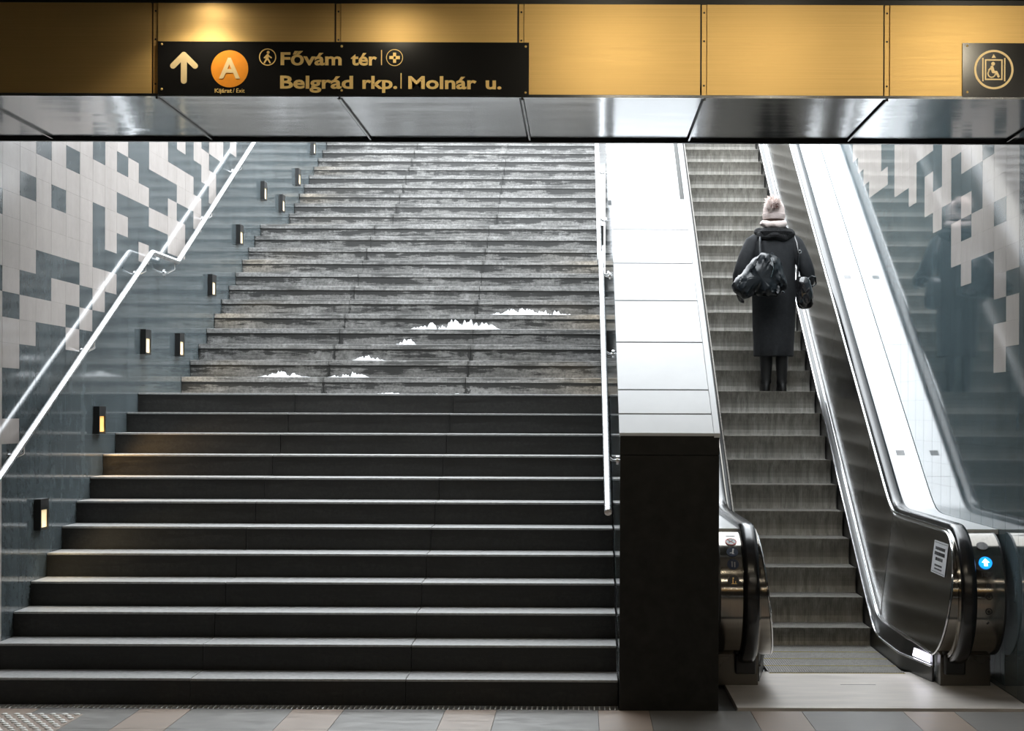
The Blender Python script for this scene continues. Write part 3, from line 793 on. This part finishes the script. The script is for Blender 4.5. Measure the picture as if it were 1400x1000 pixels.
o = G(298, 108.4); o.y -= .003; text('A', 'exit_letter', M['letter_pale'], dd, o, (1,0,0), (0,0,1), u(28.8), u(28.4), .025)
def line(body, x0, x1, yb, ch, name='lettering', mat='letter', bold=.028):
    o = G(x0, yb); o.y -= .0003
    text(body, name, M[mat], ds, o, (1,0,0), (0,0,1), u(x1-x0), u(ch), bold)
line('Fővám', 382, 465.5, 90, 17.7); line('tér', 478, 513.7, 90, 17.7); line('Belgrád', 381.5, 481.2, 122, 17.7); line('rkp.', 494, 541.6, 122, 17.7); line('Molnár', 556.7, 650, 122, 17.7); line('u.', 662.5, 684, 122, 17.7)
line('Kijárat', 292, 315.6, 128.4, 5.6, bold=.02); line('/ Exit', 317, 333, 128.4, 5.6, bold=.0)
f = FS(); cap(f, 520, 70, 520, 89.5, 1.3); f.build('divider_line', M['letter'], ds)
f = FS(); cap(f, 546.8, 101.5, 546.8, 121.5, 1.5); f.build('divider_line', M['letter'], ds)
f = FS(); f.ring(u(364.3), -u(79.7), u(10.4), u(11.8)); cap(f, 365, 73.2, 365, 73.3, 4); cap(f, 364.2, 77.5, 363.2, 82, 4); cap(f, 363.3, 81.5, 360, 87.2, 2.2); cap(f, 364.2, 81.5, 367.6, 87.2, 2.2); cap(f, 364, 76.8, 369.2, 80.5, 1.9); cap(f, 363.4, 77, 360, 80.6, 1.9); f.build('walking_figure', M['letter'], ds)
f = FS(); f.ring(u(537.8), -u(79.8), u(10.6), u(11.5)); f.rect(u(535.7), u(539.9), -u(78.2), -u(73)); f.rect(u(535.7), u(539.9), -u(87), -u(81.6)); f.rect(u(530.6), u(536.4), -u(82), -u(77.6)); f.rect(u(539.3), u(545.1), -u(82), -u(77.6)); f.build('cross_symbol', M['letter'], ds)
for x, yy in ((219.6, 62.5), (219.6, 124), (717, 64), (717, 127), (465.5, 64.5), (465.5, 125)):
    q = G(x, yy); MB().sphere((q.x, q.y-.001, q.z), .0062, .004, .0062, 10, 6).build('screw', M['letter'], ds, True)
ls = thing('lift_sign', G(1365, 131), 'black sign with ringed wheelchair lift symbol on the gold band', 'sign')
a, c = G(1314.4, 130.4), G(1470, 57)
MB().box(a.x, c.x, YG-.012, YG-.002, a.z, c.z).build('board', M['blackgloss'], ls)
L = lambda x, y: (1290+x/9.09, 40+y/9.09)
f = FS(); cx, cy = L(608, 485); f.ring(u(cx), -u(cy), u(24), u(27), 48); f.build('ring', M['letter_pale'], ls)
f = FS()
def lr(x0, x1, y0, y1):
    p, q = L(x0, y0), L(x1, y1); f.rect(u(p[0]), u(q[0]), -u(q[1]), -u(p[1]))
lr(464, 480, 340, 630); lr(736, 752, 340, 630); lr(497, 718, 357, 374); lr(497, 718, 598, 615); lr(497, 514, 374, 598); lr(700, 718, 374, 598)
p = [L(580, 340), L(636, 340), L(606, 292)]; f.poly([(u(x), -u(y)) for x, y in p]); f.build('lift_frame', M['letter_pale'], ls)
f = FS(); x, yy = L(600, 413); f.disc(u(x), -u(yy), u(2.6))
for (x0, y0, x1, y1, wd) in ((585, 455, 600, 510, 4.2), (600, 515, 640, 515, 3.4), (640, 515, 668, 570, 3.2), (575, 465, 548, 490, 2.2)):
    p, q = L(x0, y0), L(x1, y1); cap(f, p[0], p[1], q[0], q[1], wd)
x, yy = L(582, 535); f.ring(u(x), -u(yy), u(4.2), u(5.8), 20, PI*.75, PI*2.0); f.build('wheelchair_figure', M['letter_pale'], ls)
for x, yy in ((278, 190), (282, 765)):
    q = G(*L(x, yy)); MB().sphere((q.x, q.y-.001, q.z), .0062, .004, .0062, 10, 6).build('screw', M['letter'], ls, True)

# ------------------------------------------------------------------ corridor lamps, some added out of view as fill
def downlight(X, Y, e, ang, label, aim=(0, 0, -1), blend=.45, col=(1.0, .88, .66)):
    t = thing('downlight', (X, Y, ZC+.01), label, 'ceiling light', 'corridor ceiling lights')
    b = MB(); n = 20
    b.loft([[(X+r*math.cos(2*PI*i/n), Y+r*math.sin(2*PI*i/n), z) for i in range(n)] for r, z in ((.075, ZC+.012), (.075, ZC+.004), (.06, ZC+.004), (.055, ZC+.012))], False)
    b.build('rim', M['steel'], t, True)
    MB().tube([(X, Y, ZC+.008), (X, Y, ZC+.0095)], .055, 16).build('lens', M['tube'], t)
    ld = bpy.data.lights.new('downlight_lamp', 'SPOT'); ld.energy = e; ld.color = col; ld.spot_size = ang; ld.spot_blend = blend; ld.shadow_soft_size = .05
    lo = bpy.data.objects.new('downlight_lamp', ld); COL.objects.link(lo); lo.parent = t; lo.location = (0, 0, -.03); lo.rotation_euler = Vector(aim).to_track_quat('-Z', 'Y').to_euler()
downlight(-1.85, YG-.20, 9, 2.2, 'downlight above the arrow on the direction sign')
WA = (0, 1, -.2)
downlight(-.95, YG-.48, 5, 2.5, 'added downlight brightening the lettering of the direction sign', (0, .6, -1), 1)  # extra lamp put in to brighten the gold letters
downlight(.15, YG-1.2, 24, 1.9, 'wall-washing downlight beside the right end of the direction sign', WA, 1)
downlight(1.05, YG-1.2, 17, 1.9, 'wall-washing downlight before the gold panels above the escalator', WA, 1)
downlight(2.05, YG-1.2, 26, 1.9, 'wall-washing downlight beside the lift sign', WA, 1)
def strip(X, Y, l, label):
    t = thing('fill_strip_light', (X, Y, ZC), label, 'ceiling light', 'corridor ceiling lights')
    MB().box(X-l/2, X+l/2, Y-.06, Y+.06, ZC-.06, ZC+.01).build('housing', M['steel'], t)
    MB().box(X-l/2+.02, X+l/2-.02, Y-.05, Y+.05, ZC-.075, ZC-.06).build('diffuser', M['tube'], t)
for X in (.9, 2.9, 4.9):  # unseen lamps put in as fill for the gold band and lettering
    strip(X, 4.9, 1.5, 'added fill strip across the middle of the corridor ceiling, out of view')
for X in (-4.5, -1.0, 2.5, 6.0):  # unseen lamps added so the back gold band reflects in the newels
    strip(X, -2.9, 1.5, 'added fill strip lighting the gold panels of the back wall, out of view')

# ------------------------------------------------------------------ the traveller
MC = simple('black_coat_cloth', (.013, .0145, .017), .82, 0, .3, 25, bmp=.25)
MFUR = simple('black_fleece', (.010, .010, .011), .95, 0, .5, 90, bmp=1.0)
MSK = simple('skin', (.55, .36, .27), .5, 0, .05, 20)
MTR = simple('black_trousers', (.008, .008, .009), .8)
MBT = simple('black_leather', (.010, .010, .010), .4)
MHAT = simple('pale_pink_wool', (.84, .71, .67), .9, 0, .12, 40, (1, 1, 6), bmp=.8)
MPOM = simple('pale_fur', (.80, .70, .66), .9, 0, .1, 60)
MPD = simple('brown_fur', (.16, .07, .055), .9, 0, .3, 60)
MBAG = simple('black_nylon', (.012, .015, .018), .30, 0, .3, 9, bmp=.25)
MPAT = simple('black_patent_leather', (.010, .010, .011), .07, 0, .2, 9, coat=1)
MMET = M['chrome']
MHAIR = simple('brown_hair', (.07, .04, .025), .6, 0, .3, 60, (8, 8, 1))
BX, BY, BZ = 1.773, 16.12, nose(9)[1]+.003
B0 = Vector((BX, BY, BZ))
def W(x, y, z): return B0+Vector((x, y, z))
pe = thing('person', B0, 'person in long black coat and pale bobble hat riding the escalator', 'person')
def skin_body():
    V, E, R = [], [], []
    def v(p, r, par=None):
        V.append(p); R.append(r); i = len(V)-1
        if par is not None: E.append((par, i))
        return i
    pel = v((0, 0, .92), .125)
    sp = v((0, 0, 1.10), .125, pel); ch = v((0, 0, 1.30), .14, sp); nb = v((0, .005, 1.445), .07, ch); nk = v((0, .02, 1.53), .052, nb)
    h1 = v((0, .035, 1.585), .072, nk); h2 = v((0, .03, 1.645), .086, h1); h3 = v((0, .02, 1.70), .07, h2)
    for sd in (-1, 1):
        hp = v((sd*.09, 0, .86), .09, pel); kn = v((sd*.082, .02, .48), .058, hp); an = v((sd*.072, -.03, .085), .040, kn); v((sd*.08, .10, .035), .034, an)
        sh = v((sd*.175, 0, 1.385), .062, ch)
        if sd < 0: el, wr_, pa = (-.305, -.05, 1.10), (-.31, .14, .93), (-.30, .21, .895)
        else: el, wr_, pa = (.295, -.05, 1.12), (.345, .14, 1.03), (.355, .21, 1.015)
        e = v(el, .048, sh); w_ = v(wr_, .030, e); p = v(pa, .032, w_)
        d = (Vector(pa)-Vector(wr_)).normalized(); lat = Vector((1, 0, 0))*-sd
        dn = Vector((0, -.25, -1)).normalized()
        for q, (o, l) in enumerate(((-.027, .062), (-.009, .075), (.009, .072), (.027, .055))):
            base = Vector(pa)+Vector((0, 0, 1))*(-o)+d*.03
            a = v(tuple(base), .0095, p); b_ = v(tuple(base+d*l*.5+lat*.010), .009, a); v(tuple(base+d*l*.75+lat*.045), .008, b_)
        t0 = Vector(wr_)*.5+Vector(pa)*.5+Vector((0, 0, .028))
        a = v(tuple(t0), .011, p); b_ = v(tuple(t0+d*.035+Vector((0, 0, .018))+lat*.02), .0095, a); v(tuple(t0+d*.060+Vector((0, 0, .012))+lat*.040), .0085, b_)
    me = bpy.data.meshes.new('body'); me.from_pydata(V, E, []); me.update()
    o = link('body', me, pe, (0, 0, 0))
    o.modifiers.new('skin', 'SKIN').use_smooth_shade = True
    sv = me.skin_vertices[0].data
    for i, r in enumerate(R): sv[i].radius = (r, r)
    sv[0].use_root = True
    o.modifiers.new('sub', 'SUBSURF').levels = 2
    o.modifiers['sub'].render_levels = 2
    dg = bpy.context.evaluated_depsgraph_get(); dg.update()
    m2 = bpy.data.meshes.new_from_object(o.evaluated_get(dg))
    o.modifiers.clear(); o.data = m2
    m2.materials.clear(); m2.materials.append(MTR); m2.materials.append(MSK); m2.materials.append(MBT)
    for p in m2.polygons:
        p.use_smooth = True; c = p.center
        p.material_index = 1 if c.z > 1.47 and abs(c.x) < .12 else 2 if (c.z < .3 or abs(c.x) > .27) else 0
    for vv in m2.vertices:                       # nose and chin on the far side of the head
        c = vv.co
        if c.z > 1.54 and c.y > .08 and abs(c.x) < .05:
            c.y += .022*math.exp(-(c.x/.012)**2-((c.z-1.615)/.02)**2)+.010*math.exp(-(c.x/.03)**2-((c.z-1.555)/.02)**2)
    return o
skin_body()
for sd in (-1, 1):
    MB().sphere(W(sd*.032, .113, 1.645), .012, .007, .007, 12, 8).build('eye', M['ink'], pe, True)
    MB().sphere(W(sd*.086, .03, 1.63), .010, .02, .03, 12, 8).build('ear', MSK, pe, True)
MB().tube([W(-.025, .108, 1.578), W(0, .116, 1.577), W(.025, .108, 1.578)], [.003, .006, .003], 8).build('mouth', M['red'], pe, True)
def ring(cx, cy, z, rx, ry, n=36, amp=.0, sd=0.):
    r = []
    for i in range(n):
        a = 2*PI*i/n; k = 1+amp*noise.noise((math.cos(a)*2.2+sd, math.sin(a)*2.2, z*4))+amp*.5*math.sin(a*9+z*5)*.5
        r.append(W(cx+rx*k*math.cos(a), cy+ry*k*math.sin(a), z))
    return r
rg = []
for z, rx, ry, cy in ((.322, .178, .135, .0), (.33, .186, .142, 0), (.45, .189, .145, 0), (.60, .194, .150, 0), (.75, .199, .155, 0), (.90, .203, .160, 0), (1.02, .200, .152, 0), (1.15, .200, .146, 0), (1.27, .208, .145, 0), (1.36, .205, .135, 0), (1.42, .175, .115, .005), (1.46, .125, .10, .01), (1.50, .085, .085, .015)):
    rg.append(ring(0, cy, z, rx, ry, 40, .035))
coat = MB().loft(rg).build('coat', MC, pe, True)
coat['label'] = 'long black padded coat'
for sd in (-1, 1):
    if sd < 0: pts = [(-.150, 0, 1.405), (-.195, -.005, 1.36), (-.245, -.02, 1.25), (-.295, -.045, 1.13), (-.315, -.03, 1.06), (-.312, .05, 1.0), (-.312, .13, .945)]
    else: pts = [(.150, 0, 1.405), (.190, -.005, 1.36), (.235, -.02, 1.26), (.285, -.045, 1.15), (.305, -.03, 1.09), (.325, .05, 1.06), (.342, .13, 1.035)]
    MB().tube([W(*p) for p in pts], [.06, .078, .078, .070, .068, .062, .055], 16).build('sleeve', MC, coat, True)
def torus(cx, cy, z, rx, ry, r, tilt, n=30, m=12, amp=.1, f=9):
    rings = []
    for i in range(n):
        a = 2*PI*i/n; c = Vector((cx+rx*math.cos(a), cy+ry*math.sin(a), z+tilt*math.sin(a)))
        o_ = Vector((math.cos(a), math.sin(a), 0)); rr = []
        for k in range(m):
            t = 2*PI*k/m; q = c+o_*r*math.cos(t)+Vector((0, 0, r*.85*math.sin(t)))
            q = q+(q-c)*amp*2*noise.noise(q*f)
            rr.append(B0+q)
        rings.append(rr)
    rings.append(rings[0]); return MB().loft(rings, False)
hood = torus(0, -.01, 1.455, .135, .105, .052, .03, 40, 14, .35, 14).build('fleece_collar', MFUR, coat, True)
MB().loft([ring(0, -.10, z, rx, ry, 24, .1) for z, rx, ry in ((1.40, .06, .03), (1.42, .125, .06), (1.46, .15, .075), (1.49, .12, .06))]).build('hood', MFUR, coat, True)
torus(0, .02, 1.545, .085, .082, .040, .012, 30, 12, .15, 20).build('scarf', MHAT, pe, True)
rg = []
for z, r in ((1.585, .100), (1.595, .108), (1.635, .110), (1.640, .104), (1.68, .103), (1.72, .092), (1.75, .070), (1.768, .040), (1.774, .010)):
    rr = []
    for i in range(60):
        a = 2*PI*i/60; k = r*(1+.022*(i % 2)); rr.append(W(k*.94*math.cos(a), .02+k*1.06*math.sin(a), z))
    rg.append(rr)
hat = MB().loft(rg).build('bobble_hat', MHAT, pe, True); hat['label'] = 'pale pink knitted hat'
b = MB(); pc = Vector((-.022, -.085, 1.722)); rnd = random.Random(3)
for i in range(1500):
    d = Vector((rnd.gauss(0, 1), rnd.gauss(0, 1), rnd.gauss(0, 1))).normalized()
    t = d.cross(Vector((.3, .5, .8))).normalized(); l = .080*rnd.uniform(.75, 1.15); a_ = pc+d*.03; wd = .004
    bend = Vector((rnd.gauss(0, .008), rnd.gauss(0, .008), rnd.gauss(0, .008)-.004)); dk = 1 if (d-Vector((.25, -.85, -.45)).normalized()).length < .55 and rnd.random() < .75 else 0
    q = d.cross(t)
    b.add([B0+a_+t*wd, B0+a_-t*wd*.5+q*wd, B0+a_-t*wd*.5-q*wd, B0+pc+d*l+bend], [(0, 1, 3), (1, 2, 3), (2, 0, 3)], dk)
pm = b.build('pompom', [MPOM, MPD], hat); pm['kind'] = 'stuff'
MB().sphere(W(*pc), .052, .052, .052, 16, 10).build('pompom_core', MPOM, hat, True)
MB().loft([ring(0, .02, z, r, r, 24, .05) for z, r in ((1.50, .075), (1.56, .092), (1.60, .096), (1.62, .09))]).build('hair', MHAIR, pe, True)
for sd in (-1, 1):
    rg = []
    for z, r in ((.36, .060), (.25, .056), (.12, .046), (.085, .05)): rg.append([W(sd*.072+r*math.cos(2*PI*i/18), -.03+r*1.1*math.sin(2*PI*i/18), z) for i in range(18)])
    rg.append([W(sd*.074+.042*math.cos(2*PI*i/18), .02+.115*math.sin(2*PI*i/18), .06) for i in range(18)])
    rg.append([W(sd*.076+.046*math.cos(2*PI*i/18), .03+.135*math.sin(2*PI*i/18), .03) for i in range(18)])
    rg.append([W(sd*.076+.046*math.cos(2*PI*i/18), .03+.135*math.sin(2*PI*i/18), .0) for i in range(18)])
    MB().loft(rg[::-1]).build('boot', MBT, pe, True)
# bags: outline in metres from the feet, puffed to a cushion
def puff(out, yc, th, crease, seed, sub=3):
    n0 = len(out); pts = []
    for i in range(n0):                                   # Catmull-Rom rounding of the outline
        p0, p1, p2, p3 = [Vector(out[(i+k-1) % n0]).to_2d() for k in range(4)]
        for t in [j/sub for j in range(sub)]:
            pts.append(.5*((2*p1)+(p2-p0)*t+(2*p0-5*p1+4*p2-p3)*t*t+(3*p1-p0-3*p2+p3)*t**3))
    c = sum(pts, Vector((0, 0)))/len(pts); rings = []
    L_ = 30
    for j in range(L_+1):
        a = -PI/2+PI*j/L_; k = max(.04, math.cos(a)**.55); yy = math.sin(a)*th/2
        rr = []
        for p in pts:
            q = c+(p-c)*k; cr = crease*(noise.noise((q.x*11+q.y*6, q.y*3, seed))+.7*noise.noise((q.x*30-q.y*14, q.y*6, seed+4))+.5*noise.noise((q.x*60+q.y*25, q.y*10, seed+9)))*min(1, k*1.5)
            rr.append(W(q.x, yc+yy+cr*k, q.y+cr*.4))
        rings.append(rr)
    return MB().loft(rings)
def L2(px, py): return ((px-1057)*.00674, (535-py)*.00674)
db = thing('duffel_bag', W(-.2, -.27, .85), 'slouchy black nylon bag slung on the back of the person', 'bag')
o = [L2(*p) for p in ((1037, 350), (1050, 352), (1060, 360), (1065, 376), (1069, 391), (1064, 405), (1045, 409), (1026, 409), (1011, 412), (1001, 405), (995, 395), (1001, 385), (1012, 376), (1021, 362))]
puff(o[::-1], -.33, .22, .060, 2.2, 6).build('bag_body', MBAG, db, True)
MB().tube([W(-.150, -.26, 1.20), W(-.148, -.19, 1.32), W(-.140, -.135, 1.40), W(-.125, -.03, 1.465), W(-.130, .10, 1.40)], .011, 8).build('strap', MBAG, db, True)
MB().tube([W(*(L2(1046, 384)[0], -.44, L2(1046, 384)[1])), W(L2(1049, 372)[0], -.45, L2(1049, 372)[1]), W(L2(1046, 358)[0], -.41, L2(1046, 358)[1])], .005, 8).build('zip', MMET, db, True)
MB().tube([W(.010, -.435, .87), W(.022, -.44, .892), W(.040, -.435, .893), W(.048, -.43, .88)], .004, 8).build('buckle', MMET, db, True)
hb = thing('handbag', W(.26, -.02, .75), 'shiny black patent handbag hanging from the right arm of the person', 'bag')
o = [L2(*p) for p in ((1084, 384), (1092, 379), (1101, 382), (1106, 397), (1108, 412), (1106, 421), (1098, 424), (1087, 421), (1084, 405))]
puff(o[::-1], -.165, .14, .030, 8.1, 4).build('bag_body', MPAT, hb, True)
MB().tube([W(.200, -.13, 1.02), W(.205, -.13, 1.10), W(.215, -.11, 1.24), W(.200, -.09, 1.36), W(.175, -.02, 1.452), W(.18, .08, 1.40)], .010, 8).build('strap', MPAT, hb, True)
MB().tube([W(.22+.014*math.cos(t*PI/6), -.125, 1.275+.014*math.sin(t*PI/6)) for t in range(13)], .004, 6).build('ring', MMET, hb, True)
MB().tube([W(.29, -.15, 1.02), W(.33, -.11, 1.06), W(.375, -.05, 1.05), W(.385, -.02, .99), W(.345, -.08, .96), W(.30, -.13, .99)], .008, 8).build('handle', MPAT, hb, True)
